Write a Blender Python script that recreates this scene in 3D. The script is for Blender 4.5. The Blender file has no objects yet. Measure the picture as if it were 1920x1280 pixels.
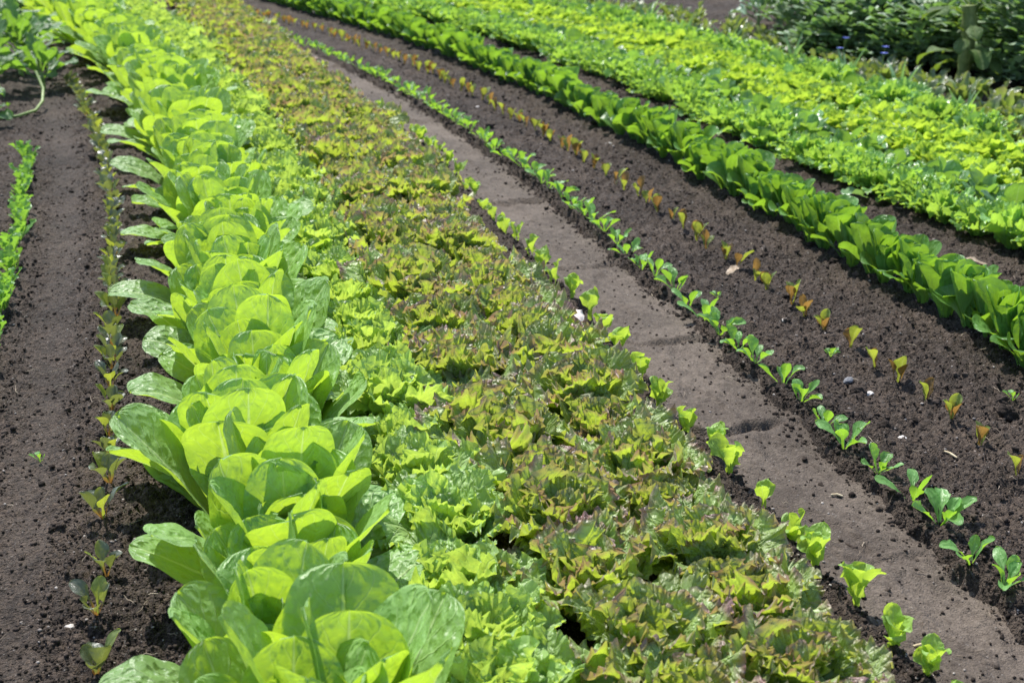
import bpy, math, random
import numpy as np
from mathutils import Vector

# ------------------------------------------------------------------ camera, sky, sun, exposure
sc = bpy.context.scene
COL = sc.collection
rad = math.radians
CAM_H = 1.2
PITCH = math.atan(940 / 2667)
cd = bpy.data.cameras.new("camera")
cam = bpy.data.objects.new("camera", cd)
COL.objects.link(cam)
cam.location = (0, 0, CAM_H)
cam.rotation_euler = (math.pi / 2 - PITCH, 0, 0)
cd.sensor_width = 36
cd.lens = 50
cd.clip_end = 500
cd.dof.use_dof = True
cd.dof.focus_distance = 2.8
cd.dof.aperture_fstop = 6.5
sc.camera = cam

SUN_EL, SUN_AZ = rad(56), rad(-26)          # azimuth from +Y, positive to +X
w = bpy.data.worlds.new("World")
sc.world = w
w.use_nodes = True
nt = w.node_tree
sky = nt.nodes.new("ShaderNodeTexSky")
sky.sky_type = 'NISHITA'
sky.sun_disc = False
sky.sun_elevation = SUN_EL
sky.sun_rotation = SUN_AZ
nt.nodes["Background"].inputs[1].default_value = 0.15
nt.links.new(sky.outputs[0], nt.nodes["Background"].inputs[0])
sl = bpy.data.lights.new("sun", 'SUN')
sl.energy = 4.4
sl.angle = rad(0.5)
sl.color = (1.0, 0.96, 0.90)
so = bpy.data.objects.new("sun", sl)
COL.objects.link(so)
d = Vector((math.sin(SUN_AZ) * math.cos(SUN_EL), math.cos(SUN_AZ) * math.cos(SUN_EL), math.sin(SUN_EL)))
so.rotation_euler = d.to_track_quat('Z', 'Y').to_euler()
sc.view_settings.view_transform = 'Standard'
sc.view_settings.look = 'None'
sc.view_settings.exposure = 0.7
sc.view_settings.gamma = 1.0
sc.cycles.max_bounces = 8
sc.cycles.diffuse_bounces = 4
sc.cycles.transmission_bounces = 6
sc.cycles.use_denoising = True

R = np.random.RandomState(11)
U = lambda a, b: float(R.uniform(a, b))


# ------------------------------------------------------------------ noise
def _hash(ix, iy, s):
    h = (ix.astype(np.int64) * 374761393 + iy.astype(np.int64) * 668265263 + s * 2246822519) & 0xffffffff
    h = ((h ^ (h >> 13)) * 1274126177) & 0xffffffff
    return ((h ^ (h >> 16)) & 0xffffff) / float(0xffffff)


def vnoise(x, y, s=0):
    ix, iy = np.floor(x), np.floor(y)
    fx, fy = x - ix, y - iy
    fx = fx * fx * (3 - 2 * fx)
    fy = fy * fy * (3 - 2 * fy)
    a, b = _hash(ix, iy, s), _hash(ix + 1, iy, s)
    c, e = _hash(ix, iy + 1, s), _hash(ix + 1, iy + 1, s)
    return (a + (b - a) * fx) * (1 - fy) + (c + (e - c) * fx) * fy - 0.5


def fbm(x, y, o=4, s=0):
    v, a = 0, 1.0
    for k in range(o):
        v = v + a * vnoise(x * 2 ** k, y * 2 ** k, s + k)
        a *= .5
    return v


def domes(x, y, s=0, keep=.75):
    """rounded crumbs: highest dome of the jittered cells round each point, 0..1"""
    ix, iy = np.floor(x), np.floor(y)
    out = np.zeros_like(x)
    for i in (-1, 0, 1):
        for j in (-1, 0, 1):
            cx, cy = ix + i, iy + j
            px = cx + _hash(cx, cy, s)
            py = cy + _hash(cx, cy, s + 1)
            r = .3 + .5 * _hash(cx, cy, s + 2)
            r = np.where(_hash(cx, cy, s + 3) < keep, r, 1e-3)
            q = ((x - px) ** 2 + (y - py) ** 2) / r ** 2
            out = np.maximum(out, np.sqrt(np.clip(1 - q, 0, 1)) * r)
    return out


# ------------------------------------------------------------------ rows (ground curves, metres)
def curve(pts, deg=3, lo=1.2, hi=13.0):
    p = np.array(pts)
    c = np.polyfit(p[:, 1], p[:, 0], deg)
    y0, y1 = p[:, 1].min(), p[:, 1].max()
    y = np.arange(lo, hi, .02)
    yc = np.clip(y, y0, y1)
    dc = np.polyder(c)
    x = np.polyval(c, yc) + np.polyval(dc, yc) * (y - yc)
    return np.c_[x, y]


def offset(c, d):
    t = np.gradient(c, axis=0)
    t /= np.linalg.norm(t, axis=1)[:, None]
    return c + d * np.c_[t[:, 1], -t[:, 0]]


def at_y(c, y):
    return np.interp(y, c[:, 1], c[:, 0])


def along(c, step, y0, y1, jit=.0):
    s = np.r_[0, np.cumsum(np.linalg.norm(np.diff(c, axis=0), axis=1))]
    a, b = np.interp([y0, y1], c[:, 1], s)
    k = np.arange(a, b, step)
    k = k + R.uniform(-jit, jit, len(k)) * step
    return np.c_[np.interp(k, s, c[:, 0]), np.interp(k, s, c[:, 1])]


P2 = [(-.64,1.88),(-.67,2.04),(-.70,2.17),(-.75,2.38),(-.79,2.55),(-.83,2.68),(-.86,2.79),(-.89,2.91),(-.92,3.05),(-.95,3.18),(-1.01,3.42),(-1.08,3.67),(-1.24,4.25),(-1.37,4.72),(-1.55,5.29),(-1.76,6.0),(-1.93,6.5),(-2.1,6.92),(-2.25,7.23)]
P6 = [(.62,1.86),(.60,1.95),(.57,2.08),(.53,2.20),(.51,2.33),(.47,2.44),(.44,2.60),(.41,2.71),(.38,2.82),(.33,2.94),(.28,3.21),(.21,3.49),(.15,3.81),(.08,4.07),(-.04,4.57),(-.20,5.2),(-.59,6.56)]
P8 = [(.84,2.13),(.81,2.22),(.80,2.37),(.76,2.47),(.74,2.60),(.69,2.72),(.68,2.85),(.66,2.98),(.64,3.1),(.59,3.21),(.54,3.45),(.47,3.69),(.40,3.96),(.33,4.37),(.21,4.72),(.11,5.16),(-.01,5.57),(-.16,6.06),(-.32,6.63),(-.59,7.31),(-.90,8.04),(-1.19,8.69),(-1.34,9.05)]
P9 = [(1.01,2.60),(.99,2.75),(.96,2.86),(.93,2.99),(.90,3.10),(.87,3.21),(.84,3.34),(.81,3.47),(.76,3.74),(.69,3.99),(.63,4.22),(.55,4.54),(.46,4.83),(.35,5.38),(.24,5.68),(.12,6.0),(-.02,6.5),(-.21,7.0),(-.49,7.75),(-.75,8.46),(-1.10,9.30),(-1.40,9.66),(-1.85,10.48),(-2.26,11.0)]
P10 = [(1.18,3.21),(1.06,3.62),(.97,4.13),(.80,4.72),(.60,5.38),(.39,6.12),(.05,7.07),(-.40,8.35),(-.91,9.43),(-1.37,10.32)]
PBED = [(1.46,3.96),(1.36,4.44),(1.20,4.87),(1.01,5.38),(.80,6.06),(.60,6.77),(-.10,8.80),(-.80,10.16)]
PROM = [(-.35,1.96),(-.42,2.34),(-.54,2.88),(-.69,3.47),(-.87,4.13),(-1.15,5.11),(-1.54,6.37),(-2.16,7.94),(-2.82,9.43),(-3.35,10.48)]
C2, C6, C8, C9, C10, CBED, CROM = (curve(p) for p in (P2, P6, P8, P9, P10, PBED, PROM))
C1 = offset(C2, -.29)
CR1, CR2 = offset(C6, -.425), offset(C6, -.225)
CF = np.c_[CR1[:, 0] + .43 * (np.interp(CR1[:, 1], CROM[:, 1], CROM[:, 0]) - CR1[:, 0]), CR1[:, 1]]
PATH_L, PATH_R = offset(C6, .01), offset(C8, -.042)


# ------------------------------------------------------------------ node helpers
class NT:
    def __init__(s, name):
        s.m = bpy.data.materials.new(name)
        s.m.use_nodes = True
        s.t = s.m.node_tree
        s.t.nodes.clear()
        s.out = s.t.nodes.new("ShaderNodeOutputMaterial")

    def n(s, typ, **kw):
        nd = s.t.nodes.new(typ)
        for k, v in kw.items():
            if k.startswith("i_"):
                key = k[2:]
                key = int(key) if key.isdigit() else key.replace("_", " ")
                s.put(nd.inputs[key], v)
            else:
                setattr(nd, k, v)
        return nd

    def put(s, sock, v):
        if isinstance(v, bpy.types.NodeSocket):
            s.t.links.new(v, sock)
        elif isinstance(v, tuple) and len(v) == 3 and sock.type == 'RGBA':
            sock.default_value = (*v, 1)
        else:
            sock.default_value = v

    def math(s, op, a, b=0.0, c=0.0, clamp=False):
        nd = s.n("ShaderNodeMath", operation=op, use_clamp=clamp)
        for i, v in enumerate((a, b, c)):
            s.put(nd.inputs[i], v)
        return nd.outputs[0]

    def ss(s, v, a, b, lo=0.0, hi=1.0):
        nd = s.n("ShaderNodeMapRange", interpolation_type='SMOOTHSTEP')
        for i, q in enumerate((v, a, b, lo, hi)):
            s.put(nd.inputs[i], q)
        return nd.outputs[0]

    def mix(s, f, a, b, mode='MIX'):
        nd = s.n("ShaderNodeMix", data_type='RGBA', blend_type=mode)
        s.put(nd.inputs[0], f)
        s.put(nd.inputs[6], a)
        s.put(nd.inputs[7], b)
        return nd.outputs[2]

    def noise(s, vec, scale, detail=3.0, rough=.5):
        nd = s.n("ShaderNodeTexNoise")
        if vec is not None:
            s.put(nd.inputs["Vector"], vec)
        nd.inputs["Scale"].default_value = scale
        nd.inputs["Detail"].default_value = detail
        nd.inputs["Roughness"].default_value = rough
        return nd.outputs[0]


def leaf_mat(name, col, tcol, vein=(.45, .62, .25), edge=None, edge_at=(.55, 1.0), trans=.45, rough=.42, spec=.4,
             bump=.5, cells=(7, 10), vary=.25, nlat=8.0, mid=.05, fan=False, veinmix=.55, stalk=None):
    t = NT(name)
    uv = t.n("ShaderNodeUVMap", uv_map="UVMap").outputs[0]
    sp = t.n("ShaderNodeSeparateXYZ", i_0=uv)
    u, v = sp.outputs[0], sp.outputs[1]
    info = t.n("ShaderNodeObjectInfo")
    rnd = t.n("ShaderNodeAttribute", attribute_name="leaf_random").outputs[2]
    r = t.math('FRACT', t.math('ADD', rnd, info.outputs["Random"]))
    a = t.math('MULTIPLY', t.math('ABSOLUTE', t.math('SUBTRACT', u, .5)), 2.0)
    obj = t.n("ShaderNodeTexCoord").outputs["Object"]
    warp = t.noise(obj, 40, 2)
    wv = t.math('MULTIPLY', t.math('SUBTRACT', warp, .5), .55)
    if fan:
        x = t.math('ADD', t.math('MULTIPLY', u, nlat), wv)
    else:
        x = t.math('ADD', t.math('SUBTRACT', t.math('MULTIPLY', v, nlat), t.math('MULTIPLY', a, nlat * .33)), wv)
    f = t.math('ABSOLUTE', t.math('SUBTRACT', t.math('FRACT', x), .5))       # 0.5 on the vein line
    lat = t.ss(f, .43, .5)
    midw = t.math('MULTIPLY', t.math('SUBTRACT', 1.15, v), mid)
    midm = t.math('SUBTRACT', 1.0, t.ss(a, t.math('MULTIPLY', midw, .6), t.math('ADD', midw, .02)))
    lat = t.math('MULTIPLY', lat, t.ss(a, 1.0, .55))
    veins = t.math('MAXIMUM', t.math('MULTIPLY', lat, .45), midm)
    # blistered tissue between the veins
    cm = t.n("ShaderNodeVectorMath", operation='MULTIPLY', i_0=uv)
    cm.inputs[1].default_value = (cells[0], cells[1], 0)
    wvec = t.n("ShaderNodeVectorMath", operation='ADD', i_0=cm.outputs[0])
    nn = t.n("ShaderNodeTexNoise", i_Vector=obj)
    nn.inputs["Scale"].default_value = 32
    nn.inputs["Detail"].default_value = 3
    nw = t.n("ShaderNodeVectorMath", operation='SCALE', i_0=nn.outputs[1])
    nw.inputs["Scale"].default_value = 2.4
    t.put(wvec.inputs[1], nw.outputs[0])
    vo = t.n("ShaderNodeTexVoronoi", feature='SMOOTH_F1', voronoi_dimensions='2D', i_Vector=wvec.outputs[0])
    vo.inputs["Scale"].default_value = 1.0
    vo.inputs["Smoothness"].default_value = .25
    cell = t.ss(vo.outputs["Distance"], .62, .12)
    fine = t.noise(obj, 220, 2)
    med = t.noise(obj, 75, 3, .6)
    hgt = t.math('ADD', t.math('MULTIPLY', cell, .8), t.math('ADD', t.math('MULTIPLY', fine, .10), t.math('MULTIPLY', med, .45)))
    hgt = t.math('SUBTRACT', hgt, t.math('MULTIPLY', veins, .7))
    bp = t.n("ShaderNodeBump", i_Height=hgt)
    bp.inputs["Strength"].default_value = bump
    bp.inputs["Distance"].default_value = .005
    bp2 = t.n("ShaderNodeBump", i_Height=hgt)
    bp2.inputs["Strength"].default_value = bump * .5
    bp2.inputs["Distance"].default_value = .004
    big = t.noise(obj, 14, 3)
    val = t.math('ADD', t.math('MULTIPLY', t.math('SUBTRACT', r, .5), vary * 2), t.math('MULTIPLY', t.math('SUBTRACT', big, .5), vary * 1.6))
    dark = tuple(c * .62 for c in col)
    light = tuple(min(1, c * 1.35) for c in col)
    fac = t.math('ADD', val, .5, clamp=True)
    c1 = t.mix(fac, dark, light)
    c1 = t.mix(t.math('MULTIPLY', veins, veinmix), c1, vein)
    t1 = t.mix(fac, tuple(c * .72 for c in tcol), tuple(min(1, c * 1.15) for c in tcol))
    t1 = t.mix(t.math('MULTIPLY', veins, veinmix * .6), t1, tuple(min(1, c * .6 + .3) for c in tcol))
    t1 = t.mix(t.math('MULTIPLY', t.math('SUBTRACT', 1.0, cell), .22), t1, tuple(c * .55 for c in tcol))
    if edge:
        e = t.ss(t.math('ADD', t.n("ShaderNodeAttribute", attribute_name="margin").outputs[2], t.math('MULTIPLY', t.math('SUBTRACT', t.noise(obj, 22, 3), .5), .7)), *edge_at)
        e = t.math('MULTIPLY', e, t.ss(r, -.3, .7))
        c1 = t.mix(e, c1, edge[0])
        t1 = t.mix(e, t1, edge[1])
    if stalk:
        s_ = t.ss(v, .45, .15)
        c1 = t.mix(s_, c1, stalk)
        t1 = t.mix(s_, t1, stalk)
    pb = t.n("ShaderNodeBsdfPrincipled", i_Base_Color=c1, i_Normal=bp.outputs[0])
    pb.inputs["Roughness"].default_value = rough
    pb.inputs["Specular IOR Level"].default_value = spec
    tr = t.n("ShaderNodeBsdfTranslucent", i_Color=t1, i_Normal=bp2.outputs[0])
    mx = t.n("ShaderNodeMixShader")
    mx.inputs[0].default_value = trans
    t.t.links.new(pb.outputs[0], mx.inputs[1])
    t.t.links.new(tr.outputs[0], mx.inputs[2])
    t.t.links.new(mx.outputs[0], t.out.inputs[0])
    return t.m


def soil_mat(name, dark, light, bump=.9, speck=.5, grain=1.0):
    t = NT(name)
    obj = t.n("ShaderNodeTexCoord").outputs["Object"]
    a = t.noise(obj, 2.6, 4)
    b = t.noise(obj, 38.0, 6, .65)
    c = t.noise(obj, 260, 4, .65)
    wv = t.n("ShaderNodeVectorMath", operation='MULTIPLY_ADD')
    nn = t.n("ShaderNodeTexNoise", i_Vector=obj)
    nn.inputs["Scale"].default_value = 90
    t.put(wv.inputs[0], nn.outputs[1])
    wv.inputs[1].default_value = (.012, .012, .012)
    t.put(wv.inputs[2], obj)
    g1 = t.n("ShaderNodeTexVoronoi", i_Vector=wv.outputs[0])
    g1.inputs["Scale"].default_value = 95
    g2 = t.n("ShaderNodeTexVoronoi", i_Vector=wv.outputs[0])
    g2.inputs["Scale"].default_value = 240
    k1 = t.n("ShaderNodeSeparateXYZ", i_0=g1.outputs["Color"])
    k2 = t.n("ShaderNodeSeparateXYZ", i_0=g2.outputs["Color"])
    f = t.math('ADD', t.math('MULTIPLY', a, .75), t.math('MULTIPLY', b, .45))
    f = t.math('ADD', f, t.math('MULTIPLY', t.math('SUBTRACT', k1.outputs[1], .5), .22 * grain))
    f = t.math('ADD', f, t.math('MULTIPLY', t.math('SUBTRACT', k2.outputs[1], .5), .30 * grain))
    col = t.mix(t.ss(f, .38, .86), dark, light)
    col = t.mix(t.ss(c, .45, .75, 0, .35), col, tuple(q * .5 for q in dark))
    pick = t.math('MULTIPLY', t.math('GREATER_THAN', k2.outputs[0], .955), t.ss(g2.outputs["Distance"], .5, .3))
    col = t.mix(t.math('MULTIPLY', pick, speck), col, t.mix(k2.outputs[2], (.17, .13, .10), (.36, .33, .30)))
    h1 = t.ss(g1.outputs["Distance"], .75, .05)
    h2 = t.ss(g2.outputs["Distance"], .75, .05)
    h = t.math('ADD', t.math('MULTIPLY', h1, t.math('MULTIPLY', k1.outputs[0], 1.1 * grain)), t.math('MULTIPLY', h2, .42))
    h = t.math('ADD', h, t.math('ADD', t.math('MULTIPLY', b, .7 * grain), t.math('MULTIPLY', c, .4)))
    bp = t.n("ShaderNodeBump", i_Height=h)
    bp.inputs["Strength"].default_value = bump
    bp.inputs["Distance"].default_value = .009
    pb = t.n("ShaderNodeBsdfPrincipled", i_Base_Color=col, i_Normal=bp.outputs[0])
    pb.inputs["Roughness"].default_value = .85
    pb.inputs["Specular IOR Level"].default_value = .3
    t.t.links.new(pb.outputs[0], t.out.inputs[0])
    return t.m


def plain_mat(name, c0, c1, scale=60, rough=.8, bump=.3, spec=.3, stretch=None, by_lump=0.0):
    t = NT(name)
    obj = t.n("ShaderNodeTexCoord").outputs["Object"]
    if stretch:
        mp = t.n("ShaderNodeMapping", i_Vector=obj)
        mp.inputs["Scale"].default_value = stretch
        obj = mp.outputs[0]
    a = t.noise(obj, scale, 5, .6)
    f_ = t.ss(a, .3, .7)
    if by_lump:
        rn = t.n("ShaderNodeAttribute", attribute_name="leaf_random").outputs[2]
        f_ = t.math('ADD', t.math('MULTIPLY', f_, 1 - by_lump), t.math('MULTIPLY', t.math('POWER', rn, 1.6), by_lump))
    col = t.mix(f_, c0, c1)
    bp = t.n("ShaderNodeBump", i_Height=a)
    bp.inputs["Strength"].default_value = bump
    bp.inputs["Distance"].default_value = .005
    pb = t.n("ShaderNodeBsdfPrincipled", i_Base_Color=col, i_Normal=bp.outputs[0])
    pb.inputs["Roughness"].default_value = rough
    pb.inputs["Specular IOR Level"].default_value = spec
    t.t.links.new(pb.outputs[0], t.out.inputs[0])
    return t.m


M = {}
M['romaine'] = leaf_mat("romaine_leaf", (.26, .45, .145), (.56, .79, .045), vein=(.50, .66, .30), trans=.45, rough=.44, spec=.55, mid=.085, bump=.62, cells=(9, 13), vary=.13, veinmix=.85, nlat=7)
M['frill'] = leaf_mat("frilly_lettuce_leaf", (.33, .50, .17), (.62, .81, .10), vein=(.52, .66, .32), trans=.44, rough=.42, spec=.5, bump=.8, cells=(14, 9), vary=.25, nlat=6, veinmix=.35)
M['red'] = leaf_mat("red_lettuce_leaf", (.28, .40, .13), (.60, .76, .06), vein=(.42, .5, .24), edge=((.36, .21, .21), (.41, .26, .12)), edge_at=(.71, 1.06),
                    trans=.42, rough=.42, spec=.65, bump=.9, cells=(16, 10), vary=.3, nlat=6, veinmix=.35)
M['choi'] = leaf_mat("young_romaine_leaf", (.12, .28, .065), (.33, .58, .03), vein=(.3, .5, .15), trans=.44, rough=.38, spec=.55, bump=.35, cells=(6, 9), vary=.25)
M['endive'] = leaf_mat("curly_endive_leaf", (.22, .42, .11), (.48, .74, .07), vein=(.4, .6, .2), trans=.42, rough=.32, spec=.6, bump=.3, vary=.3)
M['spinach'] = leaf_mat("spinach_leaf", (.13, .28, .09), (.32, .56, .05), vein=(.2, .38, .1), trans=.40, rough=.30, spec=.7, bump=.4, cells=(5, 7), vary=.4)
M['yellow'] = leaf_mat("yellow_lettuce_leaf", (.28, .46, .10), (.60, .80, .06), vein=(.5, .66, .2), trans=.44, rough=.36, spec=.5, bump=.4, cells=(10, 7), vary=.3, veinmix=.3)
M['seed'] = leaf_mat("green_seedling_leaf", (.17, .38, .10), (.42, .74, .04), vein=(.36, .58, .24), trans=.42, rough=.42, spec=.5, bump=.3, cells=(4, 6), vary=.2)
M['pale'] = leaf_mat("pale_seedling_leaf", (.28, .47, .10), (.64, .86, .07), vein=(.5, .7, .3), trans=.44, rough=.4, spec=.4, bump=.4, cells=(5, 7), vary=.2)
M['bronze'] = leaf_mat("bronze_seedling_leaf", (.15, .10, .05), (.42, .235, .05), vein=(.4, .25, .1), trans=.46, rough=.36, spec=.4, bump=.4, cells=(4, 6), vary=.25)
M['olive'] = leaf_mat("olive_seedling_leaf", (.17, .23, .07), (.48, .55, .05), vein=(.4, .38, .14), trans=.44, rough=.36, spec=.45, bump=.3, cells=(4, 6), vary=.3)
M['dusk'] = leaf_mat("dusky_seedling_leaf", (.13, .155, .11), (.32, .38, .06), vein=(.3, .2, .1), trans=.30, rough=.32, spec=.7, bump=.3, cells=(4, 6), vary=.3, stalk=(.42, .22, .05))
M['carrot'] = leaf_mat("feathery_seedling_leaf", (.14, .33, .07), (.36, .66, .05), trans=.40, rough=.4, spec=.45, bump=.2, vary=.3)
M['kale'] = leaf_mat("kale_leaf", (.09, .19, .065), (.30, .55, .04), vein=(.3, .42, .25), trans=.40, rough=.45, spec=.45, bump=.5, cells=(8, 10), vary=.35, mid=.08)
M['blue'] = leaf_mat("blue_green_leaf", (.17, .28, .19), (.25, .42, .10), vein=(.35, .45, .35), trans=.25, rough=.36, spec=.6, bump=.5, cells=(8, 8), vary=.35, mid=.08)
M['shrub'] = leaf_mat("shrub_leaf", (.24, .34, .20), (.27, .48, .07), vein=(.12, .2, .07), trans=.30, rough=.42, spec=.6, bump=.4, cells=(4, 6), vary=.4)
M['mott'] = leaf_mat("mottled_leaf", (.085, .14, .045), (.24, .36, .03), vein=(.25, .28, .1), trans=.36, rough=.6, spec=.2, bump=.5, cells=(6, 9), vary=.35)
M['weed'] = leaf_mat("purple_weed_leaf", (.15, .23, .07), (.36, .50, .05), vein=(.2, .14, .1), edge=((.20, .15, .15), (.32, .24, .13)), edge_at=(.55, 1.4), trans=.36, rough=.3, spec=.7, bump=.3, vary=.4)
M['leek'] = leaf_mat("strap_leaf", (.20, .34, .16), (.36, .6, .12), vein=(.4, .55, .3), trans=.3, rough=.32, spec=.6, bump=.15, vary=.25)
M['stem'] = plain_mat("green_stem", (.16, .26, .06), (.30, .38, .12), 40, .5, .2, .4)
M['stalk'] = plain_mat("mottled_stalk", (.085, .12, .03), (.20, .235, .08), 70, .6, .5, .3, stretch=(1, 1, .4))
M['bark'] = plain_mat("woody_stem", (.05, .035, .022), (.14, .10, .07), 80, .9, .5)
M['dry'] = plain_mat("dry_leaf", (.20, .14, .085), (.42, .34, .25), 70, .8, .4)
M['petal'] = plain_mat("petal", (.70, .58, .56), (.85, .78, .74), 50, .6, .2)
M['straw'] = plain_mat("straw", (.42, .33, .19), (.66, .56, .38), 90, .8, .2)
M['straw2'] = plain_mat("root_bits", (.10, .07, .05), (.48, .40, .30), 30, .85, .1, by_lump=.9)
M['flower'] = plain_mat("blue_petal", (.06, .10, .45), (.12, .18, .60), 60, .5, .1)
M['grey'] = plain_mat("grey_stone", (.13, .13, .135), (.26, .26, .27), 90, .8, .5)
M['white'] = plain_mat("pale_stone", (.42, .38, .34), (.66, .62, .57), 90, .8, .4)
M['grit'] = plain_mat("grit", (.10, .075, .06), (.42, .38, .34), 90, .8, .3, by_lump=.9)
M['clod'] = plain_mat("soil_clod", (.020, .0145, .011), (.092, .070, .056), 160, .95, 1.0, .2, by_lump=.9)
M['plank'] = plain_mat("weathered_plank", (.24, .22, .20), (.42, .39, .36), 30, .85, .4, .2, stretch=(1, 12, 12))
M['tag'] = plain_mat("white_label", (.70, .70, .68), (.82, .82, .80), 20, .5, .05)
M['soil'] = soil_mat("bed_soil", (.023, .0155, .0105), (.088, .064, .047))
M['path'] = soil_mat("trodden_soil", (.057, .043, .032), (.158, .126, .099), bump=.6, speck=.35, grain=.5)


# ------------------------------------------------------------------ mesh builders
class Acc:
    def __init__(s):
        s.V, s.F, s.UV, s.RN, s.MG, s.n = [], [], [], [], [], 0

    def add(s, v, f, uv=None, rn=None, mg=None):
        v = np.asarray(v, float)
        s.V.append(v)
        s.F.append(np.asarray(f, np.int64) + s.n)
        s.UV.append(np.zeros((len(v), 2)) + .5 if uv is None else uv)
        s.RN.append(np.full(len(v), R.rand() if rn is None else rn))
        s.MG.append(mg if mg is not None else s.UV[-1][:, 1])
        s.n += len(v)

    def mesh(s, name, mats):
        mats = mats if isinstance(mats, (list, tuple)) else [mats]
        me = bpy.data.meshes.new(name)
        V = np.concatenate(s.V)
        me.vertices.add(len(V))
        me.vertices.foreach_set("co", V.ravel())
        loops = np.concatenate([f.ravel() for f in s.F])
        sizes = np.concatenate([np.full(len(f), f.shape[1]) for f in s.F])
        me.loops.add(len(loops))
        me.loops.foreach_set("vertex_index", loops.astype(np.int32))
        me.polygons.add(len(sizes))
        st = np.r_[0, np.cumsum(sizes)[:-1]]
        me.polygons.foreach_set("loop_start", st.astype(np.int32))
        me.polygons.foreach_set("loop_total", sizes.astype(np.int32))
        me.polygons.foreach_set("use_smooth", np.ones(len(sizes), bool))
        for m_ in mats:
            me.materials.append(m_)
        uvl = me.uv_layers.new(name="UVMap")
        uvl.data.foreach_set("uv", np.concatenate(s.UV)[loops].ravel())
        at = me.attributes.new("leaf_random", 'FLOAT', 'POINT')
        at.data.foreach_set("value", np.concatenate(s.RN))
        at = me.attributes.new("margin", 'FLOAT', 'POINT')
        at.data.foreach_set("value", np.concatenate(s.MG))
        me.update(calc_edges=True)
        me.validate()
        return me


def grid_faces(nr, nc):
    i = np.arange(nr - 1)[:, None] * nc + np.arange(nc - 1)[None]
    i = i.ravel()
    return np.c_[i, i + 1, i + nc + 1, i + nc]


def drape(xl, yl, off, L, phi0, phi1, p, az, br=0., bz=0., twist=0.):
    """a flat leaf (xl across, yl along, off out of its plane) bent outwards from the stem: phi is the lean from upright"""
    S = np.linspace(0, 1.4, 90)
    ph = phi0 + (phi1 - phi0) * np.minimum(S, 1.25) ** p
    r = np.r_[0, np.cumsum(np.sin(ph[:-1]) * np.diff(S))] * L
    z = np.r_[0, np.cumsum(np.cos(ph[:-1]) * np.diff(S))] * L
    s = yl / L
    rr, zz, pp = np.interp(s, S, r), np.interp(s, S, z), np.interp(s, S, ph)
    neg = s < 0
    rr = np.where(neg, yl * math.sin(phi0), rr)
    zz = np.where(neg, yl * math.cos(phi0), zz)
    tw = twist * np.clip(s, 0, 1.2)
    x2 = xl * np.cos(tw) - off * np.sin(tw)
    o2 = xl * np.sin(tw) + off * np.cos(tw)
    R_ = rr + br - o2 * np.cos(pp)
    Z_ = zz + bz + o2 * np.sin(pp)
    ca, sa = math.cos(az), math.sin(az)
    return np.c_[R_ * ca - x2 * sa, R_ * sa + x2 * ca, Z_]


def blade(acc, L, W, phi0, phi1, az, p=1.3, cup=.5, base=.3, peak=.6, tip=2.0, nu=13, nv=17, ruf=.0, rfreq=9., blis=.0, br=.0, bz=.0,
          twist=0., lobes=0., nl=5, petiole=0., rn=None):
    v = 1 - (1 - np.linspace(0, 1, nv)) ** 1.5
    v = np.maximum.accumulate(v)
    t = np.linspace(-1, 1, nu)
    T, Vv = np.meshgrid(t, v)
    lo = np.clip((Vv - petiole) / (peak - petiole), 0, 1)
    lo = base + (1 - base) * (lo * lo * (3 - 2 * lo))
    hi = np.clip((Vv - peak) / (1 - peak), 0, 1)
    wv = np.where(Vv < peak, lo, np.clip(1 - hi ** tip, 0, 1) ** (1 / tip))
    wv = wv * W
    if lobes:
        wv = wv * (1 - lobes * (.5 + .5 * np.cos(2 * np.pi * nl * Vv + T * .6)) * np.abs(T) ** .5)
    xl = T * wv
    ph = R.uniform(0, 6.28, 4)
    off = cup * xl ** 2 / max(W, 1e-6) - .07 * W * np.exp(-(T / .14) ** 2)
    side = np.where(T > 0, 0, 2.1)
    wave = np.sin(rfreq * Vv + ph[0] + side) + .5 * np.sin(rfreq * 2.3 * Vv + ph[1] - side)
    off = off + ruf * np.abs(T) ** 2.5 * wave * np.minimum(1, Vv * 3)
    if blis:
        s_ = int(R.randint(1e6))
        off = off + blis * (fbm(xl * 55 + 9.3, Vv * L * 55, 2, s_) + 1.4 * vnoise(xl * 16 + 5, Vv * L * 16, s_ + 7))
    yl = Vv * L + ruf * .4 * np.abs(T) ** 3 * np.sin(rfreq * 1.7 * Vv + ph[2])
    co = drape(xl.ravel(), yl.ravel(), off.ravel(), L, phi0, phi1, p, az, br, bz, twist)
    acc.add(co, grid_faces(nv, nu), np.c_[(T * .5 + .5).ravel(), Vv.ravel()], rn)


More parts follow.
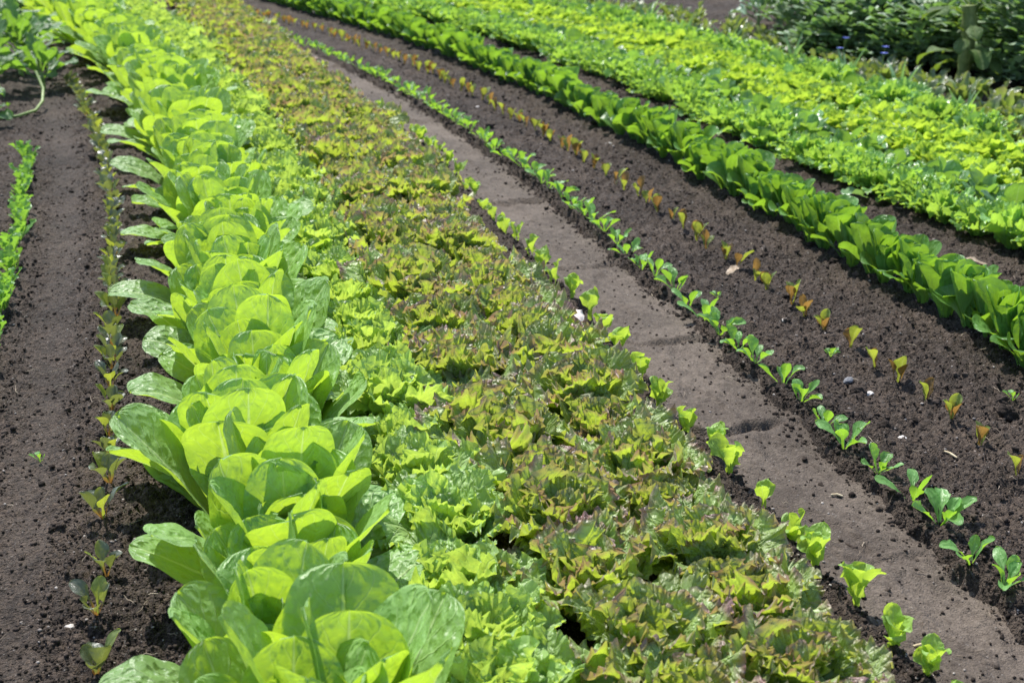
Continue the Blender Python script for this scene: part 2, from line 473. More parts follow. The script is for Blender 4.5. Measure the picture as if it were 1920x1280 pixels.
def frilled(acc, L, W, phi0, phi1, az, p=1.5, ruf=.0045, wl=.014, wave=.009, teeth=.0025, nr=13, nt_=190, cup=.25, base=.3, peak=.68, tip=2.3, br=.0, bz=.0, twist=0., blis=.010, rn=None):
    """leaf of a leaf lettuce: obovate, blistered, with a crisped and toothed margin; the mesh runs in rings from the middle of the blade to its margin"""
    y = np.r_[np.linspace(0, .9, 60), 1 - .1 * np.linspace(1, 0, 40) ** 2]
    lo = np.clip(y / peak, 0, 1)
    lo = base + (1 - base) * (lo * lo * (3 - 2 * lo))
    hi = np.clip((y - peak) / (1 - peak), 0, 1)
    wv = np.where(y < peak, lo, np.clip(1 - hi ** tip, 0, 1) ** (1 / tip)) * W
    P = np.r_[np.c_[wv, y * L], np.c_[-wv, y * L][::-1][1:]]
    P = np.r_[P, P[:1]]
    sl_ = np.r_[0, np.cumsum(np.linalg.norm(np.diff(P, axis=0), axis=1))]
    per = sl_[-1]
    sa = np.arange(nt_) / nt_ * per
    B = np.c_[np.interp(sa, sl_, P[:, 0]), np.interp(sa, sl_, P[:, 1])]
    c = np.array([0, .52 * L])
    ro = 1 - (1 - np.linspace(0, 1, nr)) ** 1.8
    ro = .02 + .98 * ro
    RO = ro[:, None]
    ph = R.uniform(0, 6.28, 8)
    wb = np.clip((B[:, 1] / L - .12) / .3, 0, 1)[None]
    k = 2 * np.pi
    warp_ = .9 * np.sin(k * sa / .061 + ph[0]) + .7 * np.sin(k * sa / .037 + ph[1])
    amod = .45 + .55 * np.sin(k * sa / .083 + ph[2]) ** 2
    saw = np.abs(((sa / .0095 + .5 * np.sin(k * sa / .05 + ph[3])) % 1) - .5) * 2 - .5
    low = .0045 * np.sin(k * sa / .075 + ph[4]) + .0025 * np.sin(k * sa / .033 + ph[5])
    grow = ((low[None] * RO ** 3 + teeth * saw[None] * RO ** 16) * wb)
    D = B - c
    dn = np.linalg.norm(D, axis=1)
    xl = c[0] + D[None, :, 0] * (RO + grow / dn[None])
    yl = c[1] + D[None, :, 1] * (RO + grow / dn[None])
    crisp = ruf * RO ** 6 * amod[None] * (np.sin(k * sa / wl + warp_)[None] + .4 * np.sin(k * sa / (wl * .57) + ph[6])[None])
    und = wave * RO ** 2.5 * np.sin(k * sa / .062 + 1.3 * np.sin(k * sa / .15 + ph[7]) + ph[0])[None]
    off = (crisp + und) * wb
    s_ = int(R.randint(1e6))
    off = off + blis * (vnoise(xl * 42 + yl * 17, yl * 42 - xl * 17, s_) + .55 * vnoise(xl * 71 - yl * 37, yl * 71 + xl * 37, s_ + 5)) * (.35 + .65 * RO)
    off = off + cup * xl ** 2 / W - .05 * W * np.exp(-(xl / (.12 * W)) ** 2)
    co = drape(xl.ravel(), yl.ravel(), off.ravel(), L, phi0, phi1, p, az, br, bz, twist)
    f = grid_faces(nr, nt_)
    i0 = np.arange(nr - 1) * nt_
    f = np.r_[f, np.c_[i0 + nt_ - 1, i0, i0 + nt_, i0 + 2 * nt_ - 1]]
    uv = np.c_[(xl / (2.2 * W) + .5).ravel(), np.clip(yl / L, 0, 1).ravel()]
    mg = (RO * np.clip(wb * 1.3, 0, 1) * np.clip(.55 + .45 * B[:, 1] / L, 0, 1)[None]).ravel()
    acc.add(co, f, uv, rn, mg)


def tube(acc, pts, radii, n=8, cap=True):
    pts = np.asarray(pts, float)
    tg = np.gradient(pts, axis=0)
    tg /= np.linalg.norm(tg, axis=1)[:, None]
    up = np.array([.31, .17, .93])
    a = np.cross(tg, up)
    a /= np.linalg.norm(a, axis=1)[:, None]
    b = np.cross(tg, a)
    k = np.arange(n) / n * 2 * np.pi
    rr = np.asarray(radii, float)[:, None, None]
    v = pts[:, None] + rr * (np.cos(k)[None, :, None] * a[:, None] + np.sin(k)[None, :, None] * b[:, None])
    m_ = len(pts)
    i = np.arange(m_ - 1)[:, None] * n + np.arange(n)[None]
    j = np.arange(m_ - 1)[:, None] * n + (np.arange(n)[None] + 1) % n
    f = np.stack([i, j, j + n, i + n], -1).reshape(-1, 4)
    acc.add(v.reshape(-1, 3), f)
    if cap:
        for e in (0, m_ - 1):
            c = v[e]
            acc.add(np.r_[c, [pts[e]]], np.c_[np.arange(n), (np.arange(n) + 1) % n, np.full(n, n)])


ICO_V = None


def ico(sub):
    t = (1 + 5 ** .5) / 2
    v = [(-1, t, 0), (1, t, 0), (-1, -t, 0), (1, -t, 0), (0, -1, t), (0, 1, t), (0, -1, -t), (0, 1, -t), (t, 0, -1), (t, 0, 1), (-t, 0, -1), (-t, 0, 1)]
    f = [(0, 11, 5), (0, 5, 1), (0, 1, 7), (0, 7, 10), (0, 10, 11), (1, 5, 9), (5, 11, 4), (11, 10, 2), (10, 7, 6), (7, 1, 8), (3, 9, 4), (3, 4, 2), (3, 2, 6), (3, 6, 8), (3, 8, 9), (4, 9, 5), (2, 4, 11), (6, 2, 10), (8, 6, 7), (9, 8, 1)]
    v = [np.array(q) / np.linalg.norm(q) for q in v]
    for _ in range(sub):
        mid, nf = {}, []

        def g(a, b):
            k = (min(a, b), max(a, b))
            if k not in mid:
                q = v[a] + v[b]
                v.append(q / np.linalg.norm(q))
                mid[k] = len(v) - 1
            return mid[k]
        for a, b, c in f:
            x, y, z = g(a, b), g(b, c), g(c, a)
            nf += [(a, x, z), (b, y, x), (c, z, y), (x, y, z)]
        f = nf
    return np.array(v), np.array(f)


ICO = {k: ico(k) for k in (0, 1, 2, 3)}


def lump(acc, c, r, sub=1, rough=.25, flat=.7, rn=None):
    v, f = ICO[sub]
    s_ = R.uniform(0, 100, 3)
    q = v * (1 + rough * 2 * (vnoise(v[:, 0] * 1.3 + s_[0], v[:, 1] * 1.3 + v[:, 2] * 1.7 + s_[1], 5) + .5 * vnoise(v[:, 0] * 3 + s_[2], v[:, 1] * 3 - v[:, 2] * 3, 6)))[:, None]
    a = U(0, 6.28)
    ca, sa = math.cos(a), math.sin(a)
    q = q * np.array([1, U(.65, 1.), flat])
    q = np.c_[q[:, 0] * ca - q[:, 1] * sa, q[:, 0] * sa + q[:, 1] * ca, q[:, 2]]
    acc.add(q * r + np.asarray(c), f, None, rn)


# ------------------------------------------------------------------ scene objects
def tag(o, label=None, cat=None, group=None, kind=None):
    for k, v in (("label", label), ("category", cat), ("group", group), ("kind", kind)):
        if v:
            o[k] = v
    return o


def obj(name, me, parent=None):
    o = bpy.data.objects.new(name, me)
    COL.objects.link(o)
    if parent is not None:
        o.parent = parent
    return o


def put(name, spec, loc, rz, sc_, label, cat, group=None, tilt=(0, 0)):
    """spec: one mesh (a thing without parts) or a list of (part name, mesh)"""
    if isinstance(spec, list):
        o = bpy.data.objects.new(name, None)
        COL.objects.link(o)
        o.empty_display_size = .05
        for pn, me in spec:
            obj(pn, me, o)
    else:
        o = obj(name, spec)
    o.location = loc
    o.rotation_euler = (tilt[0], tilt[1], rz)
    o.scale = sc_ if isinstance(sc_, tuple) else (sc_,) * 3
    return tag(o, label, cat, group)


ORD = "nearest second third fourth fifth sixth seventh eighth ninth tenth eleventh twelfth thirteenth fourteenth fifteenth sixteenth seventeenth eighteenth nineteenth twentieth".split()


def nth(i):
    return ORD[i] if i == 0 else ORD[i] + "-nearest"


# ------------------------------------------------------------------ ground and path
def path_mask(x, y):
    a, b = at_y(PATH_L, y), at_y(PATH_R, y)
    e = .018
    return np.clip((x - a) / e + .5, 0, 1) * np.clip((b - x) / e + .5, 0, 1)


def soft_tread(x, y):
    """the trodden strip between the two rows of the left bed"""
    c = at_y(offset(C2, -.15), y)
    return np.exp(-((x - c) / .07) ** 2)


def ground_z(x, y):
    near = np.clip(1.2 - y / 14, .0, 1)
    tr = soft_tread(x, y)
    rough = 1 - .75 * tr
    z = .012 * fbm(x * 3.1, y * 3.1, 3, 3)
    z = z + rough * (.012 * domes(x * 26 + .3 * vnoise(x * 60, y * 60, 1), y * 26, 20, .35) + .010 * domes(x * 60, y * 60, 30, .55) + .007 * domes(x * 130, y * 130, 40, .8))
    z = z + rough * .013 * fbm(x * 26, y * 26, 5, 9)
    z = z - .008 * tr
    m_ = path_mask(x + .05 * vnoise(x * 8, y * 8, 77) + .03 * vnoise(x * 28, y * 28, 78) + .012 * vnoise(x * 90, y * 90, 79), y)
    return z * (1 - .6 * m_) - .030 * m_


ny, nx = 900, 760
yv = 1.25 * (13.5 / 1.25) ** np.linspace(0, 1, ny)
yv = np.r_[-60, -20, -6, -2, 0, .6, yv, 15, 18, 24, 40, 80, 150]
uu = np.linspace(-1, 1, nx)
uu = np.r_[-40, -12, -4, -2, -1.3, uu, 1.3, 2, 4, 12, 40]
hw = .55 + .42 * np.clip(yv, 1.25, 13.5)
X = uu[None] * hw[:, None]
Y = np.repeat(yv[:, None], len(uu), 1)
Z = ground_z(X, Y)
Z[(np.abs(uu) > 1.01)[None].repeat(len(yv), 0) | ((yv < 1.2) | (yv > 14))[:, None].repeat(len(uu), 1)] *= .3
a = Acc()
a.add(np.c_[X.ravel(), Y.ravel(), Z.ravel()], grid_faces(len(yv), len(uu)))
tag(obj("ground", a.mesh("ground", M['soil'])), kind="structure")

STEPS = [2.28, 2.89, 3.44, 4.13, 4.95, 6.45, 8.1]


def path_z(x, y):
    z = -.012 + .009 * fbm(x * 7, y * 5, 3, 50) + .0026 * fbm(x * 60, y * 60, 3, 51) + .0045 * domes(x * 80, y * 80, 60, .12) + .003 * fbm(x * 18, y * 18, 3, 58)
    c = .5 * (at_y(PATH_L, y) + at_y(PATH_R, y))
    for k in range(16):                                    # trodden shoe-sized hollows, left and right foot in turn
        yk = 1.75 + .31 * k + .05 * math.sin(k * 2.3)
        ck = .5 * (float(at_y(PATH_L, yk)) + float(at_y(PATH_R, yk))) + (.035 if k % 2 else -.03)
        sl_k = float(at_y(PATH_L, yk + .1) - at_y(PATH_L, yk - .1)) / .2
        dx_, dy_ = x - ck - sl_k * (y - yk), y - yk
        rr_ = (dx_ / .042) ** 2 + (dy_ / .125) ** 2
        z = z + .55 * (-.0075 * np.exp(-rr_ ** 3) + .0045 * np.exp(-((np.sqrt(rr_) - 1.12) / .16) ** 2) * (1 + 1.5 * vnoise(x * 45, y * 45, 61)))
    for i, s_ in enumerate(STEPS):
        q = y - s_ - .25 * (x - c) - .05 * fbm(x * 11, y * 0 + i, 3, 90 + i)
        amp = (.4 if i == 0 else 1.0) * np.clip(.85 + 1.7 * fbm(x * 13, y * 0 + i * 3.1, 2, 99), 0, 1.4)
        z = z + amp * (.009 * np.exp(-(q / .018) ** 2) - .014 * np.exp(-((q + .020) / .009) ** 2)) + .007 * vnoise(x * 40, y * 40, 55) * np.exp(-(q / .04) ** 2)
    return z


py = 1.25 * (12.5 / 1.25) ** np.linspace(0, 1, 800)
pu = np.linspace(0, 1, 110)
xl_, xr_ = at_y(PATH_L, py) - .045, at_y(PATH_R, py) + .045
X = xl_[:, None] + pu[None] * (xr_ - xl_)[:, None]
Y = np.repeat(py[:, None], len(pu), 1)
a = Acc()
a.add(np.c_[X.ravel(), Y.ravel(), path_z(X, Y).ravel()], grid_faces(len(py), len(pu)))
tag(obj("path", a.mesh("path", M['path'])), kind="structure")


def gz(x, y):
    return float(ground_z(np.array([x]), np.array([y]))[0])


def in_view(x, y, margin=.25):
    return abs(x) < .36 * (y * .943 + .4) + margin


# loose crumbs and grit over the beds
def scatter(acc, N, rfun, sub, flat, rough, ymax=8.5, thin=1.0):
    y = 1.5 * (ymax / 1.5) ** (R.rand(N) ** 1.15)
    x = R.uniform(-1, 1, N) * (.36 * (y + .4) + .15)
    k = R.rand(N)
    ok = (path_mask(x, y) < .3) | (k < .12 * thin)
    ok &= ~((x > at_y(CROM, y) - .17) & (x < at_y(C6, y) - .05))
    ok &= (soft_tread(x, y) < .6) | (k < .3)
    ok &= (at_y(CBED, y) + .05 > x) | (k < .3)
    x, y = x[ok], y[ok]
    n_ = len(x)
    r = rfun(n_) * (1 + .12 * np.maximum(0, y - 2.5))
    z = ground_z(x, y) + r * .3
    pm = path_mask(x, y) > .3
    z[pm] = path_z(x[pm], y[pm]) + r[pm] * .3
    v, f = ICO[sub]
    sd = R.uniform(0, 100, (n_, 3))
    V = v[None].repeat(n_, 0)
    wob = 1 + rough * 2 * (vnoise(V[..., 0] * 1.4 + sd[:, :1], V[..., 1] * 1.4 + V[..., 2] * 1.7 + sd[:, 1:2], 5) + .5 * vnoise(V[..., 0] * 3 + sd[:, 2:], V[..., 1] * 3 - V[..., 2] * 3, 6))
    V = V * wob[..., None] * np.stack([np.ones(n_), R.uniform(.6, 1, n_), np.full(n_, flat)], -1)[:, None]
    an = R.uniform(0, 6.28, n_)[:, None]
    V = np.stack([V[..., 0] * np.cos(an) - V[..., 1] * np.sin(an), V[..., 0] * np.sin(an) + V[..., 1] * np.cos(an), V[..., 2]], -1)
    V = V * r[:, None, None] + np.stack([x, y, z], -1)[:, None]
    F = (f[None] + (np.arange(n_) * len(v))[:, None, None]).reshape(-1, 3)
    acc.add(V.reshape(-1, 3), F)
    acc.RN[-1] = np.repeat(R.rand(n_), len(v))


a = Acc()
scatter(a, 60000, lambda n_: .0016 + .0028 * R.rand(n_) ** 2, 0, .75, .35)
scatter(a, 9000, lambda n_: .0025 + .005 * R.rand(n_) ** 3, 1, .65, .55)
scatter(a, 350, lambda n_: .005 + .008 * R.rand(n_) ** 2, 2, .55, .7)
e_ = np.r_[along(offset(PATH_R, .012), .0014, 1.5, 8.0, .5), along(offset(PATH_L, -.005), .004, 1.5, 6.0, .5)]
e_ = e_ + R.normal(size=e_.shape) * .022
for (x_, y_) in e_:
    r_ = .0014 + .0050 * R.rand() ** 4
    z_ = max(gz(x_, y_), float(path_z(np.array([x_]), np.array([y_]))[0]) if path_mask(np.array([x_]), np.array([y_]))[0] > .3 else -9)
    lump(a, (x_, y_, z_ + r_ * .3), r_, 1, .45, .75)
tag(obj("soil_crumbs", a.mesh("soil_crumbs", M['clod'])), "dark crumbs of loose soil scattered over the beds", "soil", kind="stuff")
b = Acc()
scatter(b, 9000, lambda n_: .0011 + .0026 * R.rand(n_) ** 4, 1, .6, .25, thin=3)
tag(obj("gravel", b.mesh("gravel", M['grit'])), "tiny pale grit scattered over the dark soil", "gravel", kind="stuff")


c = Acc()
for _ in range(420):
    y = 1.6 * (6 / 1.6) ** R.rand()
    x = U(-1, 1) * (.36 * (y + .4) + .1)
    if at_y(CROM, y) - .15 < x < at_y(C6, y):
        continue
    zb = max(gz(x, y), float(path_z(np.array([x]), np.array([y]))[0]) if path_mask(np.array([x]), np.array([y]))[0] > .3 else -9)
    az, ln = U(0, 6.28), U(.008, .04)
    p_ = [(x + math.cos(az + U(-.3, .3)) * ln * t_, y + math.sin(az + U(-.3, .3)) * ln * t_, zb + .003 + U(0, .007)) for t_ in (-.5, -.1, .3, .6)]
    tube(c, p_, [.0004, .0008, .0008, .0004], 4, False)
tag(obj("debris", c.mesh("debris", M['straw2'])), "fine dry root and straw fragments lying on the soil", "debris", kind="stuff")


def leafmesh(fn, mat, name, **kw):
    a_ = Acc()
    fn(a_, **kw)
    return a_.mesh(name, mat)


GA = 2.39996


def joined(parts, name):
    a_ = Acc()
    mats = parts[0][1].materials[0]
    for _, me in parts:
        nv = len(me.vertices)
        co = np.empty(nv * 3)
        me.vertices.foreach_get("co", co)
        lv = np.empty(len(me.loops), np.int32)
        me.loops.foreach_get("vertex_index", lv)
        uv = np.empty(len(me.loops) * 2)
        me.uv_layers["UVMap"].data.foreach_get("uv", uv)
        pu_ = np.zeros((nv, 2))
        pu_[lv] = uv.reshape(-1, 2)
        rn = np.empty(nv)
        me.attributes["leaf_random"].data.foreach_get("value", rn)
        a_.add(co.reshape(-1, 3), lv.reshape(-1, 4), pu_)
        a_.RN[-1] = rn
        mg = np.empty(nv)
        me.attributes["margin"].data.foreach_get("value", mg)
        a_.MG[-1] = mg
    return a_.mesh(name, mats)


# ------------------------------------------------------------------ romaine row
def make_romaine():
    parts = []
    az0 = U(0, 6.28)
    nl = 13
    for k in range(nl):
        q = k / (nl - 1)                                   # 0 outermost .. 1 innermost
        low = k < 3
        L = U(.20, .25) if low else .250 - .02 * q + U(-.03, .02)
        W = (.062 if low else .077 - .012 * q) * U(.88, 1.12)
        ln = (68 if low else 50 * (1 - q) ** .8 + 5) + U(-12, 10)
        kw = dict(L=L, W=W, phi0=rad(ln * .8), phi1=rad(ln * (1.3 if low else .95) + U(-10, 8)), az=az0 + k * GA + U(-.4, .4), p=U(1.6, 3.), cup=U(-.1, .2) + .2 * q, base=U(.36, .48), peak=U(.58, .66),
                  tip=U(2.2, 2.7), ruf=U(.0025, .0055), rfreq=U(6, 12), blis=.0034, br=.045 * (1 - q) + .004, bz=.01 * q, twist=U(-.28, .28), nu=19, nv=27)
        parts.append(("leaf", leafmesh(blade, M['romaine'], "leaf", **kw)))
    h = Acc()
    for k in range(3):
        blade(h, L=U(.15, .19), W=U(.038, .048), phi0=rad(U(0, 10)), phi1=rad(U(0, 18)), az=az0 + (nl + k) * GA, cup=U(.6, 1.1), base=.4, peak=.62, tip=2.2, ruf=.005, rfreq=10, blis=.003, br=.008, bz=.01, nu=15, nv=19)
    parts.append(("heart", h.mesh("heart", M['romaine'])))
    return parts


rom = [make_romaine() for _ in range(9)]
romj = [joined(p, "romaine_lettuce") for p in rom]
pts = along(CROM, .155, 1.46, 11.2, .12)
for i, (x, y) in enumerate(pts):
    if i == 0:
        lab = "romaine lettuce cut off by the bottom edge, nearest in its row"
    elif i < 20:
        lab = "big rounded pale green romaine lettuce, %s in its row" % nth(i)
    else:
        lab = "pale romaine lettuce at the far end of its row, past the twentieth head"
    x += U(-.065, .045)
    put("romaine_lettuce", rom[i % 9] if y < 6.5 else romj[i % 9], (x, y, gz(x, y) - .008), U(0, 6.28), U(.98, 1.16) * (1 + .03 * max(0, y - 5)), lab, "lettuce", "romaine lettuces in the tall pale row", (U(-.14, .14), U(-.14, .14)))


# ------------------------------------------------------------------ leaf lettuces
def make_leafy(mat, n=12, L0=.15, heart=4, ruf=.0045, lean=66, nt_=190, teeth=.0025, W0=.066):
    out = []
    az0 = U(0, 6.28)
    tot = n + heart
    h = Acc()
    for k in range(tot):
        q = k / (tot - 1)
        kw = dict(L=L0 * (1 - .28 * q) * U(.85, 1.12), W=W0 * (1 - .25 * q) * U(.85, 1.15), phi0=rad(40 * (1 - q) + U(0, 10)), phi1=rad(lean * (1 - q) + 18 + U(-14, 22)), az=az0 + k * GA + U(-.5, .5), p=U(1.2, 2.8),
                  ruf=ruf * U(.75, 1.3), wl=U(.0125, .018), wave=U(.006, .012), teeth=teeth, nt_=nt_, cup=U(-.25, .35) + .4 * q, base=U(.25, .4), peak=U(.62, .74), tip=U(2., 2.8),
                  br=.020 * (1 - q) + .004, bz=.012 * q, twist=U(-.6, .6))
        if k < n:
            out.append(("leaf", leafmesh(frilled, mat, "leaf", **kw)))
        else:
            frilled(h, **kw)
    out.append(("heart", h.mesh("heart", mat)))
    return out


fr = [make_leafy(M['frill'], 14, .15, 6, .0066, W0=.062) for _ in range(4)]
frj = [joined(p, "frilly_lettuce") for p in fr]
rd = [make_leafy(M['red'], 15, .156, 7, .0078, teeth=.0026, W0=.066) for _ in range(6)]
rdj = [joined(p, "red_leaf_lettuce") for p in rd]


def lettuce_row(name, c, step, y0, y1, full, flat, word, rowword, group, close=3.3, scale=(.9, 1.1), jx=.02, grow=.0):
    for i, (x, y) in enumerate(along(c, step, y0, y1, .15)):
        x += U(-jx, jx)
        lab = ("%s, %s in %s" % (word, nth(i), rowword)) if i < 20 else "%s, far along %s" % (word, rowword)
        sp = full[i % len(full)] if y < close else flat[i % len(flat)]
        put(name, sp, (x, y, gz(x, y) - .004), U(0, 6.28), U(*scale) * (1 + grow * max(0, y - 4)), lab, "lettuce", group, (U(-.1, .1), U(-.1, .1)))


lettuce_row("frilly_lettuce", CF, .19, 1.5, 11.3, fr, frj, "frilly lime green lettuce", "the row beside the romaine", "frilly green lettuces beside the romaine", scale=(.88, 1.1), grow=.04)
lettuce_row("red_leaf_lettuce", CR1, .185, 1.50, 11.3, rd, rdj, "red tinged frilly lettuce", "the red row beside the lime lettuces", "red leaf lettuces in the inner row", scale=(.98, 1.2))
lettuce_row("red_leaf_lettuce", CR2, .185, 1.60, 11.3, rd[::-1], rdj[::-1], "red tinged frilly lettuce", "the red row beside the trodden path", "red leaf lettuces in the outer row", scale=(.95, 1.15))

# ------------------------------------------------------------------ dark young romaine row
def make_young():
    parts = []
    az0 = U(0, 6.28)
    nl = 15
    for k in range(nl):
        q = k / (nl - 1)
        kw = dict(L=(.125 if k < 3 else .175) * (1 - .15 * q) * U(.85, 1.1), W=.042 * U(.85, 1.15) * (1 - .15 * q), phi0=rad(24 * (1 - q) + 2), phi1=rad((92 if k < 3 else 70 * (1 - q) ** 4 + 8) + U(-8, 8)), az=az0 + k * GA + U(-.5, .5), p=U(1.2, 2.2),
                  cup=U(.1, .8), base=.2, peak=U(.64, .72), tip=2.5, ruf=.003, rfreq=8, blis=.003, br=.012 * (1 - q), twist=U(-.4, .4), petiole=.2, nu=11, nv=17)
        parts.append(("leaf", leafmesh(blade, M['choi'], "leaf", **kw)))
    return parts


yg = [make_young() for _ in range(6)]
ygj = [joined(p, "young_romaine") for p in yg]
C10C = offset(C10, .07)
for i, (x, y) in enumerate(along(C10C, .098, 2.75, 11.6, .15)):
    if not in_view(x, y):
        continue
    lab = ("dark green young romaine between two bare soil strips, %s in row" % nth(i)) if i < 20 else "dark green young romaine, far along the row between bare soil strips"
    x += U(-.02, .02)
    put("young_romaine", yg[i % 6] if y < 5.0 else ygj[i % 6], (x, y, gz(x, y) - .004), U(0, 6.28), U(.85, 1.08), lab, "lettuce", "dark young romaine plants in one row", (U(-.1, .1), U(-.1, .1)))


# ------------------------------------------------------------------ mixed bed on the right
def make_endive():
    a_ = Acc()
    for k in range(64):
        q = k / 63
        blade(a_, L=.150 * (1 - .3 * q) * U(.75, 1.15), W=.0085 * U(.8, 1.3), phi0=rad(50 * (1 - q) + U(0, 12)), phi1=rad(80 * (1 - q) + 12 + U(-15, 15)), az=k * GA + U(-.4, .4), p=U(.8, 2.), cup=U(0, 1),
              base=.35, peak=.6, tip=1.6, ruf=.009, rfreq=22, lobes=.55, nl=11, nu=7, nv=34, br=.012, twist=U(-1.6, 1.6))
    return a_.mesh("curly_endive", M['endive'])


def make_spinach():
    a_ = Acc()
    for k in range(13):
        q = k / 12
        blade(a_, L=.125 * U(.75, 1.15), W=.034 * U(.8, 1.2), phi0=rad(35 * (1 - q) + 6), phi1=rad(100 * (1 - q) ** .9 + 15), az=k * GA + U(-.3, .3), p=U(1., 1.8), cup=U(-.3, .7), base=.14, peak=.66, tip=2.1,
              ruf=.004, rfreq=9, blis=.005, petiole=.35, br=.012, twist=U(-.6, .6), nu=9, nv=13)
    return a_.mesh("spinach", M['spinach'])


en = []
for k_ in range(6):
    if k_ % 3 == 0:
        en.append(make_endive())
    else:
        en.append(joined(make_leafy(M['endive'], 22, .145, 8, .0062, nt_=80, teeth=.005, W0=.027), "curly_endive"))
spn = [make_spinach() for _ in range(4)]
yl = [joined(make_leafy(M['yellow'], 12, .14, 6, nt_=90), "yellow_green_lettuce") for _ in range(4)]


def bed_row(name, c, step, y0, y1, meshes, word, where, group, cat, scale=(.85, 1.15), jx=.03, first=12):
    k = 0
    for i, (x, y) in enumerate(along(c, step, y0, y1, .25)):
        x += U(-jx, jx)
        if not in_view(x, y, .15):
            continue
        lab = ("%s, %s in %s" % (word, nth(k), where)) if k < first else "%s, farther along %s" % (word, where)
        k += 1
        put(name, meshes[R.randint(len(meshes))], (x, y, gz(x, y) - .004), U(0, 6.28), U(*scale), lab, cat, group, (U(-.12, .12), U(-.12, .12)))


bed_row("curly_endive", offset(CBED, .17), .15, 3.6, 11.4, en, "finely cut curly endive", "the front row edging bare soil", "curly endives along the front of the wide bed", "endive", (.95, 1.2))
bed_row("spinach_plant", offset(CBED, .15), .42, 3.7, 11.4, spn, "glossy dark leafy plant", "gaps of the front endive row", "dark leafy plants among the front endives", "spinach", (.7, .95), .07)
bed_row("spinach_plant", offset(CBED, .37), .19, 4.2, 11.6, spn, "glossy dark spinach plant", "the row behind the curly endives", "spinach plants behind the endives", "spinach", (.85, 1.15))
bed_row("yellow_green_lettuce", offset(CBED, .57), .14, 4.6, 11.6, yl, "yellow green frilly lettuce", "the row just behind the spinach", "yellow green lettuces behind the spinach", "lettuce", (.75, .95))
bed_row("yellow_green_lettuce", offset(CBED, .77), .14, 5.2, 11.6, yl, "taller yellow green frilly lettuce", "the middle of the wide bed", "taller yellow green lettuces in the bed", "lettuce", (.9, 1.15))
bed_row("spinach_plant", offset(CBED, .93), .20, 5.8, 11.6, spn, "glossy spinach plant", "the rear row by the strap leaves", "spinach plants at the rear of the bed", "spinach", (1.0, 1.35))
bed_row("curly_endive", offset(CBED, .96), .20, 5.8, 11.6, en, "taller curly endive", "the rear row by the strap leaves", "curly endives at the rear of the bed", "endive", (1.2, 1.5))


def make_weed():
    a_ = Acc()
    for k in range(12):
        blade(a_, L=U(.08, .16), W=U(.016, .028), phi0=rad(U(0, 30)), phi1=rad(U(20, 95)), az=k * GA + U(-.4, .4), p=U(1, 2), cup=U(0, .8), base=.2, peak=.58, tip=1.9, ruf=.006, lobes=.35, nl=4, nu=7, nv=15, br=.01, twist=U(-.8, .8))
    return a_.mesh("purple_weed", M['weed'])


def make_leek():
    a_ = Acc()
    for k in range(6):
        blade(a_, L=U(.2, .3), W=U(.011, .016), phi0=rad(U(2, 20)), phi1=rad(U(25, 80)), az=k * 1.05 + U(-.4, .4), p=U(1, 2.2), cup=1.2, base=.9, peak=.3, tip=1.2, nu=7, nv=15, br=.005)
    return a_.mesh("strap_leaf_plant", M['leek'])


wd = [make_weed() for _ in range(4)]
lk = [make_leek() for _ in range(4)]
for q, o_ in enumerate((1.12, 1.27, 1.42, 1.58)):
    ww = ("first", "second", "third", "last")[q]
    bed_row("purple_weed", offset(CBED, o_), .19, 5.6, 11.6, wd, "purplish narrow leaved weed", "the %s weedy line before the shrubs" % ww, "purplish weeds of the %s weedy line" % ww, "weed", (.8, 1.25), .06, 4)
bed_row("strap_leaf_plant", offset(CBED, 1.10), .55, 5.6, 11.6, lk, "plant with grey green strap leaves", "the row before the weeds", "strap leaved plants before the weeds", "leek", (.75, 1.05), .06)
# blue flowers in the weeds
for i, (x, y) in enumerate(((1.72, 7.55), (1.78, 7.75), (1.92, 7.45), (1.86, 7.2))):
    s_ = Acc()
    zt = U(.16, .2)
    tube(s_, [(0, 0, 0), (.01, 0, zt * .5), (.02, .01, zt)], [.003, .0025, .002], 6)
    st = s_.mesh("stem", M['stem'])
    f_ = Acc()
    for k in range(8):
        blade(f_, L=.022, W=.007, phi0=rad(60), phi1=rad(80), az=k * .785, nu=5, nv=6, bz=zt, peak=.6)
    fm = f_.mesh("petals", M['flower'])
    for v_ in fm.vertices:
        v_.co.x += .02
        v_.co.y += .01
    put("blue_flower", [("stem", st), ("flower_head", fm)], (x, y, gz(x, y)), U(0, 6), 1.0, "small blue flower in the weeds, %s by the dark shrub" % nth(i), "flower", "blue flowers among the weeds")


# ------------------------------------------------------------------ seedlings
def make_seedling(n, L, W, mats, lean=(15, 70), pet=.35, base=.16, peak=.68, ruf=.002, tip=2.0, lobes=0, cup=(.1, .8), nl=4):
    parts = []
    az0 = U(0, 6.28)
    for k in range(n):
        q = k / max(1, n - 1)
        me = leafmesh(blade, mats[k % len(mats)], "leaf", L=L * U(.75, 1.15), W=W * U(.8, 1.2), phi0=rad(lean[0] * U(.3, 1)), phi1=rad(lean[1] * (1 - .75 * q) + U(-8, 8)), az=az0 + k * (6.28 / n if n < 5 else GA) + U(-.4, .4),
                      p=U(1, 2), cup=U(*cup), base=base, peak=peak, tip=tip, ruf=ruf, rfreq=9, petiole=pet, lobes=lobes, nl=nl, br=.003, twist=U(-.5, .5), nu=9, nv=13, blis=.002)
        parts.append(("leaf", me))
    return parts


